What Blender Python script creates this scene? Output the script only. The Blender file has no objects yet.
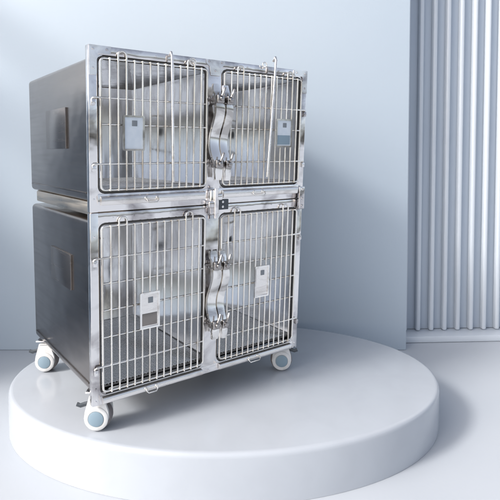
import bpy, bmesh, math, random
from mathutils import Vector, Matrix
random.seed(7)
S = bpy.context.scene
COL = S.collection

# ------------------------------------------------------------------ camera, light, exposure
cam_d = bpy.data.cameras.new("camera"); cam = bpy.data.objects.new("camera", cam_d); COL.objects.link(cam)
cam.location = (0, 0, 1.2214); cam.rotation_euler = (math.pi/2 - 0.04, 0, 0)
cam_d.sensor_width = 36; cam_d.lens = 522.1/500*36; cam_d.shift_y = -(250-172.7)/500
cam_d.clip_start = .05; cam_d.clip_end = 500
S.camera = cam

SUN_EL, SUN_DIR = math.radians(36), Vector((.86, .51))      # horizontal travel of the light
w = bpy.data.worlds.new("World"); S.world = w; w.use_nodes = True
nt = w.node_tree; bg = nt.nodes["Background"]
sky = nt.nodes.new("ShaderNodeTexSky"); sky.sky_type = 'NISHITA'; sky.sun_disc = False
sky.sun_elevation = SUN_EL; sky.sun_rotation = math.atan2(-SUN_DIR.x, -SUN_DIR.y)
sky.air_density = .8; sky.dust_density = 4.0; sky.ozone_density = .6
hs = nt.nodes.new("ShaderNodeHueSaturation"); hs.inputs["Saturation"].default_value = .55
nt.links.new(sky.outputs[0], hs.inputs["Color"]); nt.links.new(hs.outputs[0], bg.inputs[0]); bg.inputs[1].default_value = .15
sd = bpy.data.lights.new("sun", 'SUN'); sun = bpy.data.objects.new("sun", sd); COL.objects.link(sun)
sd.energy = 1.75; sd.angle = math.radians(11); sd.color = (1, .975, .94)
d = Vector((SUN_DIR.x*math.cos(SUN_EL), SUN_DIR.y*math.cos(SUN_EL), -math.sin(SUN_EL))).normalized()
sun.rotation_euler = d.to_track_quat('-Z', 'Y').to_euler(); sun.location = (-4, -2, 4)
S.view_settings.view_transform = 'Standard'; S.view_settings.look = 'None'
S.view_settings.exposure = 0.7; S.view_settings.gamma = 1
S.cycles.max_bounces = 14; S.cycles.glossy_bounces = 10

# ------------------------------------------------------------------ materials
def mat(name, col, metal=0., rough=.5, noise=None, rough_var=0., bump=0., bscale=(8, 8, 8), col2=None, spec=.5, coat=0., c2r=(.35, .65), c2s=None):
    m = bpy.data.materials.new(name); m.use_nodes = True
    t = m.node_tree; p = t.nodes["Principled BSDF"]; L = t.links.new
    p.inputs["Base Color"].default_value = (*col, 1); p.inputs["Metallic"].default_value = metal
    p.inputs["Roughness"].default_value = rough; p.inputs["Specular IOR Level"].default_value = spec
    p.inputs["Coat Weight"].default_value = coat
    if noise or bump:
        tc = t.nodes.new("ShaderNodeTexCoord")
        mp = t.nodes.new("ShaderNodeMapping"); L(tc.outputs["Object"], mp.inputs[0])
        mp.inputs["Scale"].default_value = noise or (6, 6, 6)
        n = t.nodes.new("ShaderNodeTexNoise"); n.inputs["Scale"].default_value = 1; n.inputs["Detail"].default_value = 5
        L(mp.outputs[0], n.inputs["Vector"])
        if rough_var:
            r = t.nodes.new("ShaderNodeMapRange"); r.inputs[1].default_value = .3; r.inputs[2].default_value = .7
            r.inputs[3].default_value = max(.02, rough-rough_var); r.inputs[4].default_value = rough+rough_var
            L(n.outputs[0], r.inputs[0]); L(r.outputs[0], p.inputs["Roughness"])
        if col2:
            mx = t.nodes.new("ShaderNodeMix"); mx.data_type = 'RGBA'
            mx.inputs[6].default_value = (*col, 1); mx.inputs[7].default_value = (*col2, 1)
            r2 = t.nodes.new("ShaderNodeMapRange"); r2.inputs[1].default_value, r2.inputs[2].default_value = c2r
            n2 = n
            if c2s:                                    # stains and painted reflections, with a stretch of their own
                m2 = t.nodes.new("ShaderNodeMapping"); L(tc.outputs["Object"], m2.inputs[0]); m2.inputs["Scale"].default_value = c2s
                m2.inputs["Location"].default_value = (3.1, 1.7, .6)
                n2 = t.nodes.new("ShaderNodeTexNoise"); n2.inputs["Scale"].default_value = 1; n2.inputs["Detail"].default_value = 6
                n2.inputs["Distortion"].default_value = .6; L(m2.outputs[0], n2.inputs["Vector"])
            L(n2.outputs[0], r2.inputs[0]); L(r2.outputs[0], mx.inputs[0]); L(mx.outputs[2], p.inputs["Base Color"])
        if bump:
            mb = t.nodes.new("ShaderNodeMapping"); L(tc.outputs["Object"], mb.inputs[0]); mb.inputs["Scale"].default_value = bscale
            nb = t.nodes.new("ShaderNodeTexNoise"); nb.inputs["Scale"].default_value = 1; nb.inputs["Detail"].default_value = 2
            L(mb.outputs[0], nb.inputs["Vector"])
            b = t.nodes.new("ShaderNodeBump"); b.inputs["Strength"].default_value = bump; b.inputs["Distance"].default_value = .02
            L(nb.outputs[0], b.inputs["Height"]); L(b.outputs[0], p.inputs["Normal"])
    return m

M = dict(
    frame=mat("polished_steel", (.88, .86, .85), 1, .13, (3, 3, 40), .07, .22, (9, 9, 7), col2=(.33, .31, .32), c2r=(.48, .72), c2s=(7, 7, 9)),  # dark blotches imitate reflected surroundings, painted into the base colour
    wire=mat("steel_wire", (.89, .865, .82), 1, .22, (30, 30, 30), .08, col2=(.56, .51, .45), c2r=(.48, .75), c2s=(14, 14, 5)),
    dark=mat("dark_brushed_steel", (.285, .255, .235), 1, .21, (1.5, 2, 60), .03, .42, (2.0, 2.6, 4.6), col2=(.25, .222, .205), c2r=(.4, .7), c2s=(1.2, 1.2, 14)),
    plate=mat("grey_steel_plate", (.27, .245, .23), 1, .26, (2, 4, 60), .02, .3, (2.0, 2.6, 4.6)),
    base=mat("satin_steel_channel", (.62, .57, .50), 1, .34, (3, 3, 60), .08, .06, (5, 5, 5)),
    inner=mat("bright_inner_steel", (.95, .955, .965), 1, .12, (14, 14, 2), .06, .20, (6, 6, 2), col2=(.58, .56, .55), c2r=(.56, .76), c2s=(9, 9, 3.2)),  # streaky darker blotches are reflections painted into the liner colour
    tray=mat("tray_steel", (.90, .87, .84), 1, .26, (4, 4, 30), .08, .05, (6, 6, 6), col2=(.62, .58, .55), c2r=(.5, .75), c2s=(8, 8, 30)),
    latch=mat("cast_steel", (.92, .90, .87), 1, .16, (8, 8, 8), .05, .03, (10, 10, 10), col2=(.50, .48, .46), c2r=(.50, .62), c2s=(6, 6, 11)),  # darker tone mixes stains with painted dark reflections
    clamp=mat("dull_clamp_steel", (.40, .38, .37), 1, .24, (20, 20, 20), .06),
    mesh=mat("floor_grid_steel", (.80, .79, .77), 1, .30, (30, 30, 30), .08),
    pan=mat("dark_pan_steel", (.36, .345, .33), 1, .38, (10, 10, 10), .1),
    rubber=mat("black_rubber", (.10, .095, .09), 0, .5),
    white=mat("white_plastic", (.66, .66, .655), 0, .35, (30, 30, 30), .06, col2=(.58, .575, .56), c2r=(.5, .75), c2s=(18, 18, 18)),
    hub=mat("grey_blue_plastic", (.22, .30, .36), 0, .4, (30, 30, 30), .06),
    tyre=mat("grey_tyre", (.20, .18, .18), 0, .6),
    lever=mat("dark_lever", (.06, .07, .08), 0, .45),
    card=mat("pale_card", (.66, .71, .76), 0, .4, (40, 40, 40), .05, 0, col2=(.60, .66, .72)),
    ink=mat("dark_print", (.20, .22, .24), 0, .5),
    wall=mat("painted_wall", (.45, .52, .59), 0, .55, (.7, .7, .7), .08, .03, (90, 90, 90), col2=(.465, .533, .60)),
    podium=mat("gloss_white_podium", (.43, .46, .503), 0, .22, (3, 3, 3), .05, .012, (60, 60, 60), coat=.2, col2=(.41, .438, .48), c2r=(.4, .7), c2s=(5, 5, 5)),
    floor=mat("pale_floor", (.45, .48, .52), 0, .38, (1.2, 1.2, 1.2), .08, .02, (60, 60, 60), col2=(.465, .493, .532)),
    flute=mat("glossy_fin", (.56, .605, .66), 0, .2, (2, 2, 2), .05, coat=.3),
    fback=mat("screen_back", (.44, .50, .58), 0, .22, (2, 2, 2), .05),
)

# ------------------------------------------------------------------ mesh helpers
def lin(a, b, t): return a + (b-a)*t
KU, KV, ZM = .0408, .05, .9
def cage_tf(p):
    u, v, z = p
    return Vector((u*(1+KU*(z-ZM)), v*(1+KV*(z-ZM)), z))

class MB:
    def __init__(s): s.bm = bmesh.new()
    def box(s, x0, x1, y0, y1, z0, z1, bev=0., seg=2, mtx=None):
        t = bmesh.new(); bmesh.ops.create_cube(t, size=1)
        for v in t.verts:
            v.co = Vector((lin(x0, x1, v.co.x+.5), lin(y0, y1, v.co.y+.5), lin(z0, z1, v.co.z+.5)))
        if bev: bmesh.ops.bevel(t, geom=t.edges[:], offset=bev, segments=seg, profile=.5, affect='EDGES')
        s.join(t, mtx)
        return s
    def join(s, t, mtx=None):
        if mtx: t.transform(mtx)
        mp = {v: s.bm.verts.new(v.co) for v in t.verts}
        for f in t.faces:
            try: s.bm.faces.new([mp[v] for v in f.verts])
            except ValueError: pass
        t.free()
    def tube(s, pts, r, n=8, closed=False, flat=1.):
        pts = [Vector(p) for p in pts]; N = len(pts); rings = []
        up = None
        for i, p in enumerate(pts):
            a = pts[(i-1) % N] if (closed or i) else p; b = pts[(i+1) % N] if (closed or i < N-1) else p
            tg = (b-a).normalized()
            if up is None:
                up = tg.orthogonal().normalized()
            up = (up - tg*up.dot(tg)).normalized(); sd_ = tg.cross(up)
            rings.append([s.bm.verts.new(p + (up*math.cos(k*2*math.pi/n)+sd_*math.sin(k*2*math.pi/n)*flat)*r) for k in range(n)])
        for i in range(N if closed else N-1):
            A, B = rings[i], rings[(i+1) % N]
            for k in range(n): s.bm.faces.new([A[k], A[(k+1) % n], B[(k+1) % n], B[k]])
        if not closed:
            s.bm.faces.new(rings[0][::-1]); s.bm.faces.new(rings[-1])
        return s
    def prism(s, outline, y0, y1, holes=None):      # outline in (x,z), extruded along y
        A = [s.bm.verts.new((x, y0, z)) for x, z in outline]; B = [s.bm.verts.new((x, y1, z)) for x, z in outline]
        n = len(A)
        for i in range(n): s.bm.faces.new([A[i], A[(i+1) % n], B[(i+1) % n], B[i]])
        s.bm.faces.new(A[::-1]); s.bm.faces.new(B)
        return s
    def ring(s, outer, inner, y0, y1):              # two outlines with equal count (x,z): a frame
        n = len(outer); V = {}
        for nm, o in (('o', outer), ('i', inner)):
            for y in (y0, y1): V[nm, y] = [s.bm.verts.new((x, y, z)) for x, z in o]
        for i in range(n):
            j = (i+1) % n
            s.bm.faces.new([V['o', y0][i], V['o', y0][j], V['i', y0][j], V['i', y0][i]])
            s.bm.faces.new([V['o', y1][j], V['o', y1][i], V['i', y1][i], V['i', y1][j]])
            s.bm.faces.new([V['o', y0][j], V['o', y0][i], V['o', y1][i], V['o', y1][j]])
            s.bm.faces.new([V['i', y0][i], V['i', y0][j], V['i', y1][j], V['i', y1][i]])
        return s
    def lathe(s, prof, axis_pt, axis='y', n=32):    # prof: (radius, along)
        rings = []
        for r, a in prof:
            rg = []
            for k in range(n):
                c, q = math.cos(k*2*math.pi/n)*r, math.sin(k*2*math.pi/n)*r
                o = {'y': (c, a, q), 'z': (c, q, a), 'x': (a, c, q)}[axis]
                rg.append(s.bm.verts.new(Vector(axis_pt)+Vector(o)))
            rings.append(rg)
        for A, B in zip(rings, rings[1:]):
            for k in range(n): s.bm.faces.new([A[k], A[(k+1) % n], B[(k+1) % n], B[k]])
        s.bm.faces.new(rings[0][::-1]); s.bm.faces.new(rings[-1])
        return s
    def build(s, name, m, parent=None, tf=None, smooth=40, label=None):
        bm = s.bm
        if tf:
            for v in bm.verts: v.co = tf(v.co)
        bmesh.ops.recalc_face_normals(bm, faces=bm.faces[:])
        me = bpy.data.meshes.new(name); bm.to_mesh(me); bm.free()
        if smooth:
            for p in me.polygons: p.use_smooth = True
            me.set_sharp_from_angle(angle=math.radians(smooth))
        me.materials.append(m)
        o = bpy.data.objects.new(name, me); COL.objects.link(o)
        if parent: o.parent = parent
        if label: o["label"] = label
        return o

def rrect(x0, x1, z0, z1, r, n=6):
    out = []
    for cx, cz, a0 in ((x1-r, z1-r, 0), (x0+r, z1-r, 90), (x0+r, z0+r, 180), (x1-r, z0+r, 270)):
        for k in range(n+1):
            a = math.radians(a0+90*k/n); out.append((cx+r*math.cos(a), cz+r*math.sin(a)))
    return out

def tag(o, label=None, cat=None, group=None, kind=None):
    for k, v in (("label", label), ("category", cat), ("group", group), ("kind", kind)):
        if v: o[k] = v
    return o

# ------------------------------------------------------------------ setting
FZ = -.22
m = MB()
m.bm.faces.new([m.bm.verts.new(p) for p in ((-40, -40, FZ), (40, -40, FZ), (40, 40, FZ), (-40, 40, FZ))])
tag(m.build("floor", M['floor'], smooth=0), kind='structure')

WY = 3.74
m = MB(); m.box(-3.2, 1.135, WY, WY+.12, FZ+.001, 3.4, .006); m.box(-3.2, -3.06, 2.3, WY-.001, FZ+.001, 1.85, .006)  # left return wall is unseen, added to shade the back wall
m.box(-3.19, -3.07, 2.31, 2.41, 1.851, 3.3, .004); m.box(-3.19, -3.07, 2.411, WY-.002, 2.62, 2.74, .004); m.box(-3.19, -3.07, 2.411, WY-.002, 3.16, 3.3, .004); m.box(-3.18, -3.08, 3.06, 3.14, 1.851, 2.619, .004)  # unseen posts and transoms, added to cast diagonal light bands on the wall
tag(m.build("wall", M['wall']), "tall pale blue-grey painted wall standing plain behind the pet cage, with an added unseen return wall shaping its light", "wall")

# podium
PXC, PYC, PA, PB = -.135, 2.865, 1.155, .80
root = None
m = MB(); n = 160; rings = []
for k, z in ((0, FZ+.001), (0, -.024), (.0015, -.014), (.006, -.006), (.013, -.0015), (.024, 0)):
    rings.append([m.bm.verts.new((PXC+(PA-k)*math.cos(a), PYC+(PB-k)*math.sin(a), z)) for a in (2*math.pi*i/n for i in range(n))])
for A, B in zip(rings, rings[1:]):
    for i in range(n): m.bm.faces.new([A[i], A[(i+1) % n], B[(i+1) % n], B[i]])
m.bm.faces.new(rings[-1]); m.bm.faces.new(rings[0][::-1])
tag(m.build("podium", M['podium'], smooth=50), "low round glossy white podium with softly rounded rim under the steel cage", "podium")

# fluted screen
sc = bpy.data.objects.new("fluted_screen", None); COL.objects.link(sc); sc.location = (1.0, 3.97, FZ); sc.rotation_euler = (0, 0, math.radians(3))
tag(sc, "tall pale blue screen of glossy vertical fins standing beside the plain wall", "screen")
MB().box(-.3, 3.4, .07, .11, .05, 3.4, .004).build("back_panel", M['fback'], sc)
MB().box(-.3, 3.4, -.10, .115, .002, .048, .005).build("base_ledge", M['flute'], sc)
x = .205
while x < 2.9:
    m = MB(); m.box(x-.0175, x+.0175, .016, .068, .0495, 3.4, .014, 4)
    m.build("fin", M['flute'], sc); x += .105

# ------------------------------------------------------------------ pet cage
YAW = .6411
cage = bpy.data.objects.new("pet_cage", None); COL.objects.link(cage)
cage.location = (-.6721, 2.1835, 0); cage.rotation_euler = (0, 0, YAW)
tag(cage, "tall two-tier stainless steel pet cage with four barred doors, on locking casters", "pet cage")
def B(mb, name, m_, parent=None, smooth=40, label=None): return mb.build(name, M[m_], parent or cage, cage_tf, smooth, label)

W, D = 1.2, .95
ZB, ZMID, ZT = .131, .963, 1.670
COLS = ((.037, .571), (.650, 1.164))                  # door openings in u
TIERS = ((.172, .917), (1.043, 1.630))                # door openings in z

# front frames: one per tier, a sheet with two rounded openings (posts + rails)
for (z0, z1), (fz0, fz1) in zip(TIERS, ((ZB, ZMID-.001), (ZMID+.001, ZT))):
    m = MB(); y0, y1, b = 0., .034, .004
    m.box(0, COLS[0][0], y0, y1, fz0, fz1, b)
    m.box(COLS[0][1], COLS[1][0], y0+.002, y1, fz0+.002, fz1-.002, b)
    m.box(COLS[1][1], W, y0, y1, fz0, fz1, b)
    m.box(.002, W-.002, y0+.001, y1-.001, z1, fz1-.001, b)
    m.box(.002, W-.002, y0+.001, y1-.001, fz0+.001, z0, b)
    for c0, c1 in COLS:                                # rounded inner corners
        R = .028
        for cx, cz, sx, sz in ((c0, z0, 1, 1), (c1, z0, -1, 1), (c0, z1, 1, -1), (c1, z1, -1, -1)):
            pts = [(cx-sx*.003, cz-sz*.003)]
            for k in range(9):
                a = math.radians(90*k/8)
                pts.append((cx+sx*(R-R*math.sin(a)), cz+sz*(R-R*math.cos(a))))
            m.prism(pts, .0035, .030)
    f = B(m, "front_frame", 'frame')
    for c0, c1 in COLS:
        g = MB(); g.ring(rrect(c0+.001, c1-.001, z0+.001, z1-.001, .030), rrect(c0+.010, c1-.006, z0+.006, z1-.010, .024), .014, .024)
        B(g, "rubber_gasket", 'rubber', f)

# shells
def shell(z0, z1, name):
    u0, u1, v0, v1, r = .004, W-.004, .035, D, .022
    t = bmesh.new(); bmesh.ops.create_cube(t, size=1)
    for v in t.verts: v.co = Vector((lin(u0, u1, v.co.x+.5), lin(v0, v1, v.co.y+.5), lin(z0, z1, v.co.z+.5)))
    fr = [f for f in t.faces if f.normal.y < -.5]; bmesh.ops.delete(t, geom=fr, context='FACES_ONLY')
    ed = [e for e in t.edges if not all(abs(v.co.y-v0) < 1e-6 for v in e.verts)]
    bmesh.ops.bevel(t, geom=ed, offset=r, segments=5, profile=.5, affect='EDGES')
    mb = MB(); mb.join(t)
    return B(mb, name, 'dark')
low = shell(.182, .930, "lower_shell"); upp = shell(1.008, 1.622, "upper_shell")
low.name = "shell"; upp.name = "shell"
# fold line ridges along the flank of each shell
for sh, z0, z1 in ((low, .182, .93), (upp, 1.008, 1.622)):
    MB().box(.0005, .006, .05, D-.03, z0+.034, z0+.040, .0008).build("folded_seam", M['dark'], sh, cage_tf)
# flank cover plates
for sh, a in ((upp, (.295, .60, 1.236, 1.428)), (low, (.258, .568, .582, .746))):
    MB().box(-.0035, .0045, *a, .0010).build("cover_plate", M['plate'], sh, cage_tf)
m = MB(); m.box(.014, W-.014, .034, D-.075, .949, 1.007, .006); B(m, "base_channel", 'base')

# liners (inner sheet metal): back, sides, ceiling for each of the four compartments
for (z0, z1), (iz0, iz1) in zip(TIERS, ((.187, .912), (1.046, 1.616))):
    for c0, c1 in ((.024, .606), (.614, 1.176)):
        m = MB(); t = bmesh.new(); bmesh.ops.create_cube(t, size=1)
        for v in t.verts: v.co = Vector((lin(c0, c1, v.co.x+.5), lin(.036, D-.03, v.co.y+.5), lin(iz0, iz1, v.co.z+.5)))
        bmesh.ops.delete(t, geom=[f for f in t.faces if f.normal.y < -.5], context='FACES_ONLY')
        ed = [e for e in t.edges if not all(abs(v.co.y-.036) < 1e-6 for v in e.verts)]
        bmesh.ops.bevel(t, geom=ed, offset=.006, segments=3, profile=.5, affect='EDGES')
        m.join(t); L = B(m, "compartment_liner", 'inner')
        # round port on the back sheet
        q = MB(); cu = lin(c0, c1, .55); q.lathe([(.002, -.016), (.013, -.014), (.016, -.006), (.022, -.004), (.022, .002)], (cu, D-.031, lin(iz0, iz1, .56)), 'y', 20)
        B(q, "port", 'lever', L)
        # ledge rails for a shelf on the back sheet
        for ua, ub, zz, hh in ((.26, .20, .70, .007), (.24, .22, .38, .008)):
            q = MB(); q.box(c0+ua, c1-ub, D-.044, D-.032, lin(iz0, iz1, zz), lin(iz0, iz1, zz)+hh, .003)
            B(q, "back_rail", 'base', L)
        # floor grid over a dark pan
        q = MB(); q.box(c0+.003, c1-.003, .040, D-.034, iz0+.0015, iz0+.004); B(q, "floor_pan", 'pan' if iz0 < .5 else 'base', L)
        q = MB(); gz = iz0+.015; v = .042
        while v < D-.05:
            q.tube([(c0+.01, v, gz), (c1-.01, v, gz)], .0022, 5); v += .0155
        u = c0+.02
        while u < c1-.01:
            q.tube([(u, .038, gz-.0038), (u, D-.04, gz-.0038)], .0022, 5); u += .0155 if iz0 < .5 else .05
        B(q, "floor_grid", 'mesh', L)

# doors
RW, RF = .0044, .0054
def bail(mb, u, z, y, w_=.05, drop=.018, r=.003):
    mb.tube([(u-w_/2, y+.012, z), (u-w_/2, y, z), (u-w_/2, y-.010, z-drop*.5), (u-w_/2+.008, y-.012, z-drop),
             (u+w_/2-.008, y-.012, z-drop), (u+w_/2, y-.010, z-drop*.5), (u+w_/2, y, z), (u+w_/2, y+.012, z)], r, 8)
def door(c, tier):
    c0, c1 = COLS[c]; z0, z1 = TIERS[tier]
    u0, u1, a, b = c0+.012, c1-.007, z0+.015, z1-.014
    y = -.004; m = MB()
    m.tube([(u_, y, z_) for u_, z_ in rrect(u0, u1, a, b, .016, 5)], RF, 8, closed=True)
    N = 15; us = [lin(u0, u1, i/(N-1)) for i in range(N)]
    loops = ((2, 3), (11, 12))
    lp = [i for q in loops for i in q]
    for i in range(1, N-1):
        if i in lp: continue
        m.tube([(us[i], y-.0085, a-.004), (us[i], y-.0085, b+.004)], RW, 8)
    for i, j in loops:
        r = (us[j]-us[i])/2; zc = b+.018
        arc = [(us[i]+r-r*math.cos(t), y-.0085, zc+r*math.sin(t)) for t in [math.pi*k/8 for k in range(9)]]
        m.tube([(us[i], y-.0085, a-.004)]+arc+[(us[j], y-.0085, a-.004)], RW, 8)
    zs = (.768, .656, .540, .423, .300) if tier == 0 else (1.450, 1.338, 1.170)
    hs = -1 if c == 0 else 1                          # hinge side
    for k, z in enumerate(zs):
        e0, e1 = u0-.004, u1+.004
        if k in (0, len(zs)-1):                       # hinge bars run on to the post and turn into it
            if c == 0: pts = [(.012, .004, z-.012), (.014, -.008, z-.004), (.022, -.0095, z), (e1, y+.001, z)]
            else: pts = [(W-.012, .004, z-.012), (W-.014, -.008, z-.004), (W-.022, -.0095, z), (e0, y+.001, z)]
            m.tube(pts, RW, 8)
        else: m.tube([(e0, y+.001, z), (e1, y+.001, z)], RW, 8)
    dr = B(m, "door", 'wire', smooth=60)
    for z in (zs[0], zs[-1]):
        h = MB(); uc = .016 if c == 0 else W-.016
        h.box(uc-.009, uc+.009, -.014, -.0005, z-.034, z-.008, .003)
        h.lathe([(.004, -.017), (.006, -.016), (.006, -.012)], (uc, 0, z-.021), 'y', 12)
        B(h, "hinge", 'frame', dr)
    # info plate clipped to the bars
    P = {(0, 1): (.138, .237, 1.226, 1.379), (1, 1): (.976, 1.085, 1.246, 1.396), (0, 0): (.216, .314, .428, .592), (1, 0): (.865, .960, .464, .626)}[c, tier]
    pl = MB(); pl.ring(rrect(P[0], P[1], P[2], P[3], .005, 3), rrect(P[0]+.008, P[1]-.008, P[2]+.008, P[3]-.008, .003, 3), y-.021, y-.0145)
    pl = B(pl, "info_plate", 'latch', dr)
    q = MB(); q.box(P[0]+.004, P[1]-.004, y-.0165, y-.0142, P[2]+.004, P[3]-.004); B(q, "card", 'card' if tier else 'tray', pl)
    q = MB(); mu = (P[0]+P[1])/2+.004
    q.box(mu-.012, mu+.012, y-.0185, y-.0162, lin(P[2], P[3], .70), lin(P[2], P[3], .86), .001)
    B(q, "punched_tab", 'ink', pl)
    if (c, tier) in ((1, 1), (0, 0)):
        q = MB(); q.box(P[0]+.012, P[1]-.012, y-.0182, y-.0162, P[2]+.014, lin(P[2], P[3], .42), .001); B(q, "grey_label", 'hub' if tier else 'plate', pl)
    return dr
doors = {(c, t): door(c, t) for t in (0, 1) for c in (0, 1)}

# wavy latch handles: two bent strips at each tier, each on its door
def wavy(uc, wd, z0, z1, parent):
    m = MB(); n = 40; prof = []
    for i in range(n+1):
        t = i/n; z = lin(z0, z1, t)
        off = -.040-.020*math.sin(t*2*math.pi*1.5+.6)*(1-abs(2*t-1)**3*.4)
        tw = .006*math.sin(t*2*math.pi*1.5+1.8); k = .62+.38*math.sin(math.pi*t)**.5
        if abs(t-.86) < .06 or abs(t-.16) < .05: k *= .78
        prof.append((off, z, tw, k))
    V = []
    for off, z, tw, k in prof:
        h = wd/2*k
        row = [(uc-h+tw, off+.010, z), (uc-h*.9+tw, off, z), (uc+tw, off-.004, z), (uc+h*.9+tw, off, z), (uc+h+tw, off+.010, z)]
        V.append([m.bm.verts.new(p) for p in row]+[m.bm.verts.new((p[0], p[1]+.0035, p[2])) for p in row[::-1]])
    for A, Bq in zip(V, V[1:]):
        for k in range(10): m.bm.faces.new([A[k], A[(k+1) % 10], Bq[(k+1) % 10], Bq[k]])
    m.bm.faces.new(V[0][::-1]); m.bm.faces.new(V[-1])
    h = B(m, "latch_handle", 'latch', parent, smooth=60)
    for t in (.17, .84):
        z = lin(z0, z1, t); q = MB()
        q.tube([(uc-wd*.75, -.017, z), (uc+wd*.75, -.017, z)], .0055, 10)
        q.box(uc-wd*.36, uc+wd*.36, -.070, -.004, z-.020, z+.020, .006, 3)
        q.lathe([(.004, -.082), (.010, -.080), (.012, -.076), (.012, -.066)], (uc, 0, z), 'y', 16)
        q.tube([(uc, -.074, z+.014), (uc+.006, -.080, z+.034), (uc+.016, -.074, z+.052)], .006, 8)
        B(q, "latch_clamp", 'clamp', h)
for tier, (za, zb) in enumerate(((.312, .742), (1.085, 1.548))):
    wavy(.603, .056, za, zb, doors[0, tier]); wavy(.656, .046, za-.004, zb-.004, doors[1, tier])

# pull-out tray fronts below each door
for tier, (za, zb) in enumerate(((.139, .168), (.994, 1.033))):
    for c in (0, 1):
        u0, u1 = (.044, .556) if c == 0 else (.660, 1.145)
        m = MB(); prof = [(-.001, zb), (-.016, zb-.004), (-.020, zb-.010), (-.020, za+.006), (-.015, za), (-.001, za-.001)]
        A = [m.bm.verts.new((u0, y, z)) for y, z in prof]; Bq = [m.bm.verts.new((u1, y, z)) for y, z in prof]
        for i in range(6): m.bm.faces.new([A[i], A[(i+1) % 6], Bq[(i+1) % 6], Bq[i]])
        m.bm.faces.new(A[::-1]); m.bm.faces.new(Bq)
        t = B(m, "tray_front", 'tray')
        q = MB(); bail(q, (.275 if c == 0 else .875), (za+zb)/2+.002, -.021, .055 if c == 0 else .075)
        for du in (-.0275, .0275): q.lathe([(.007, -.024), (.009, -.022), (.009, -.019)], ((.275 if c == 0 else .875)+du, 0, (za+zb)/2+.002), 'y', 12)
        B(q, "tray_handle", 'wire', t, smooth=60)

# corner plates, coupling blocks and bolts
def bolt(u, z, parent, y=-.004, r=.006):
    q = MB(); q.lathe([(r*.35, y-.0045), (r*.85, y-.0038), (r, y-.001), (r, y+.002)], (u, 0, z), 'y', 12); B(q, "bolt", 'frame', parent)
for cu, sx in ((.003, 1), (W-.003, -1)):
    m = MB(); o = [(0, 0), (.092, 0), (.092, -.026), (.085, -.033), (.040, -.033), (.032, -.040), (.032, -.118), (.026, -.124), (0, -.124)]
    m.prism([(cu+sx*x, ZT-.002+z) for x, z in o], -.0035, -.0002)
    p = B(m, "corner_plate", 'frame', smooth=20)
    for x, z in ((.016, -.018), (.075, -.016), (.016, -.098)): bolt(cu+sx*x, ZT+z, p)
m = MB(); o = [(-.052, 0), (.052, 0), (.052, -.018), (.034, -.034), (.026, -.075), (-.026, -.075), (-.034, -.034), (-.052, -.018)]
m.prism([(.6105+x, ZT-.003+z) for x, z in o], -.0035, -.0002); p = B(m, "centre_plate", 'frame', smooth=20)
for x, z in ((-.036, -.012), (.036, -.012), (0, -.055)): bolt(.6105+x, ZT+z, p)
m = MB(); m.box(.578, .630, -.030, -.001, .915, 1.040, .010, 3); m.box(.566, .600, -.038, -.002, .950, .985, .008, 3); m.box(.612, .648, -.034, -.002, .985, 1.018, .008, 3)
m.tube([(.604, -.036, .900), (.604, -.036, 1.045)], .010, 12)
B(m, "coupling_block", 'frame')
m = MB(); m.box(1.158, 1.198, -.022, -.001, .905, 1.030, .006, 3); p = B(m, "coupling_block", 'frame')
for z in (.925, .965, 1.015): bolt(1.178, z, p, -.022, .008)
m = MB(); m.box(.634, .700, -.0045, -.0005, .935, .986, .002); p = B(m, "coupling_plate", 'lever')
for u, z in ((.664, .950), (.664, .974)): bolt(u, z, p, -.0045, .007)
fr = [o for o in cage.children if o.name.startswith("front_frame")]
for u, z in ((.100, .938), (.118, .938), (.200, .940), (.380, .940), (.76, .940), (.98, .940), (.30, 1.650), (.47, 1.650), (.80, 1.650), (1.0, 1.650)):
    bolt(u, z, fr[0] if z < 1 else fr[1], 0, .0035)
for u, z in ((.018, .205), (.018, .150), (.018, .86), (.090, .138), (.60, .148), (.5, .137), (1.18, .16), (.018, 1.02)):
    bolt(u, z, fr[0] if z < .963 else fr[1], 0, .0045)

# hanging rods and rings on the upper front rail
m = MB(); m.tube([(.366, -.004, 1.660), (.364, -.022, 1.672), (.365, -.028, 1.655), (.378, -.024, 1.082)], .0065, 10); B(m, "hanging_rod", 'tray', smooth=60)
m = MB(); m.tube([(.965, .004, 1.700), (.960, -.018, 1.716), (.957, -.026, 1.700), (.925, -.024, 1.090)], .0070, 10); B(m, "hanging_rod", 'tray', smooth=60)
for u, z, r in ((.482, 1.645, .016), (.900, 1.672, .013)):
    m = MB(); m.tube([(u+r*math.cos(a), -.008, z+r*math.sin(a)) for a in [2*math.pi*k/20 for k in range(20)]], .0035, 8, closed=True)
    m.box(u-.004, u+.004, -.008, .002, z-r-.004, z-r+.003, .001); B(m, "ring", 'wire', smooth=60)

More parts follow.
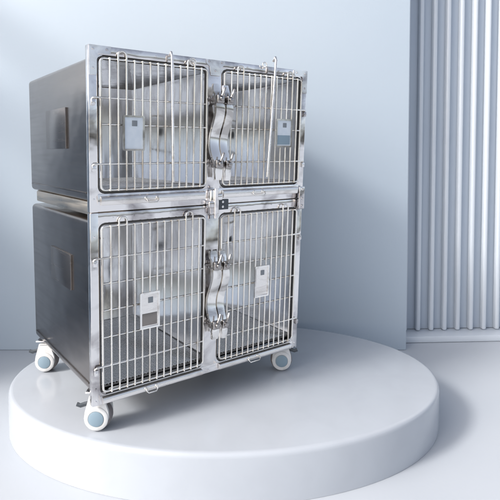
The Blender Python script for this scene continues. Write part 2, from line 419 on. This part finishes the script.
# casters (wheels turned towards the front left, as they stand)
def caster(u, v, lever_dir):
    r = .060; top = .182
    p0 = cage_tf((u, v, .0))
    e = bpy.data.objects.new("caster", None); COL.objects.link(e); e.parent = cage
    e.location = (p0.x, p0.y, 0); e.rotation_euler = (0, 0, -YAW)
    m = MB(); m.box(-.045, .045, -.045, .045, top-.010, top-.002, .002)
    m.lathe([(.020, top-.022), (.026, top-.010)], (0, 0, 0), 'z', 20); m.build("mount_plate", M['frame'], e)
    m = MB()                                            # horn: two cheeks
    for y0, y1 in ((-.040, -.026), (.026, .040)):
        o = [(r*.90*math.cos(a), r+.002+r*.90*math.sin(a)) for a in [math.radians(-60+i*15) for i in range(21)]]
        o = [(x, z) for x, z in o if z < r+.04]
        o2 = [(-.030, top-.022), (.030, top-.022), (.052, r+.030), (.054, r), (.044, r-.030), (.018, r-.050), (-.018, r-.050), (-.044, r-.030), (-.054, r), (-.050, r+.030)]
        m.prism(o2, y0, y1)
    m.box(-.030, .030, -.040, .040, top-.034, top-.020, .006, 3)
    m.build("fork", M['white'], e, smooth=60)
    w_ = MB(); w_.lathe([(.040, -.024), (.054, -.024), (.0595, -.018), (.060, -.010), (.060, .010), (.0595, .018), (.054, .024), (.040, .024)], (0, 0, r), 'y', 40)
    w_ = w_.build("wheel", M['tyre'], e)
    m = MB(); m.lathe([(.052, -.0405), (.052, -.043), (.046, -.046), (.036, -.046), (.034, -.044)], (0, 0, r), 'y', 40); m.build("rim_cover", M['white'], w_)
    m = MB(); m.lathe([(.033, -.0435), (.033, -.0475), (.029, -.049), (.004, -.050)], (0, 0, r), 'y', 32); m.build("hub_cap", M['hub'], w_)
    m = MB(); s = lever_dir
    m.tube([(s*.022, -.020, r+.062), (s*.052, -.024, r+.058), (s*.072, -.026, r+.052), (s*.088, -.026, r+.058)], .0085, 10, flat=1.6)
    m.build("brake_lever", M['lever'], e, smooth=60)
for u, v, s in ((.055, .070, -1), (1.150, .070, 1), (.048, .875, -1), (1.150, .875, 1)): caster(u, v, s)
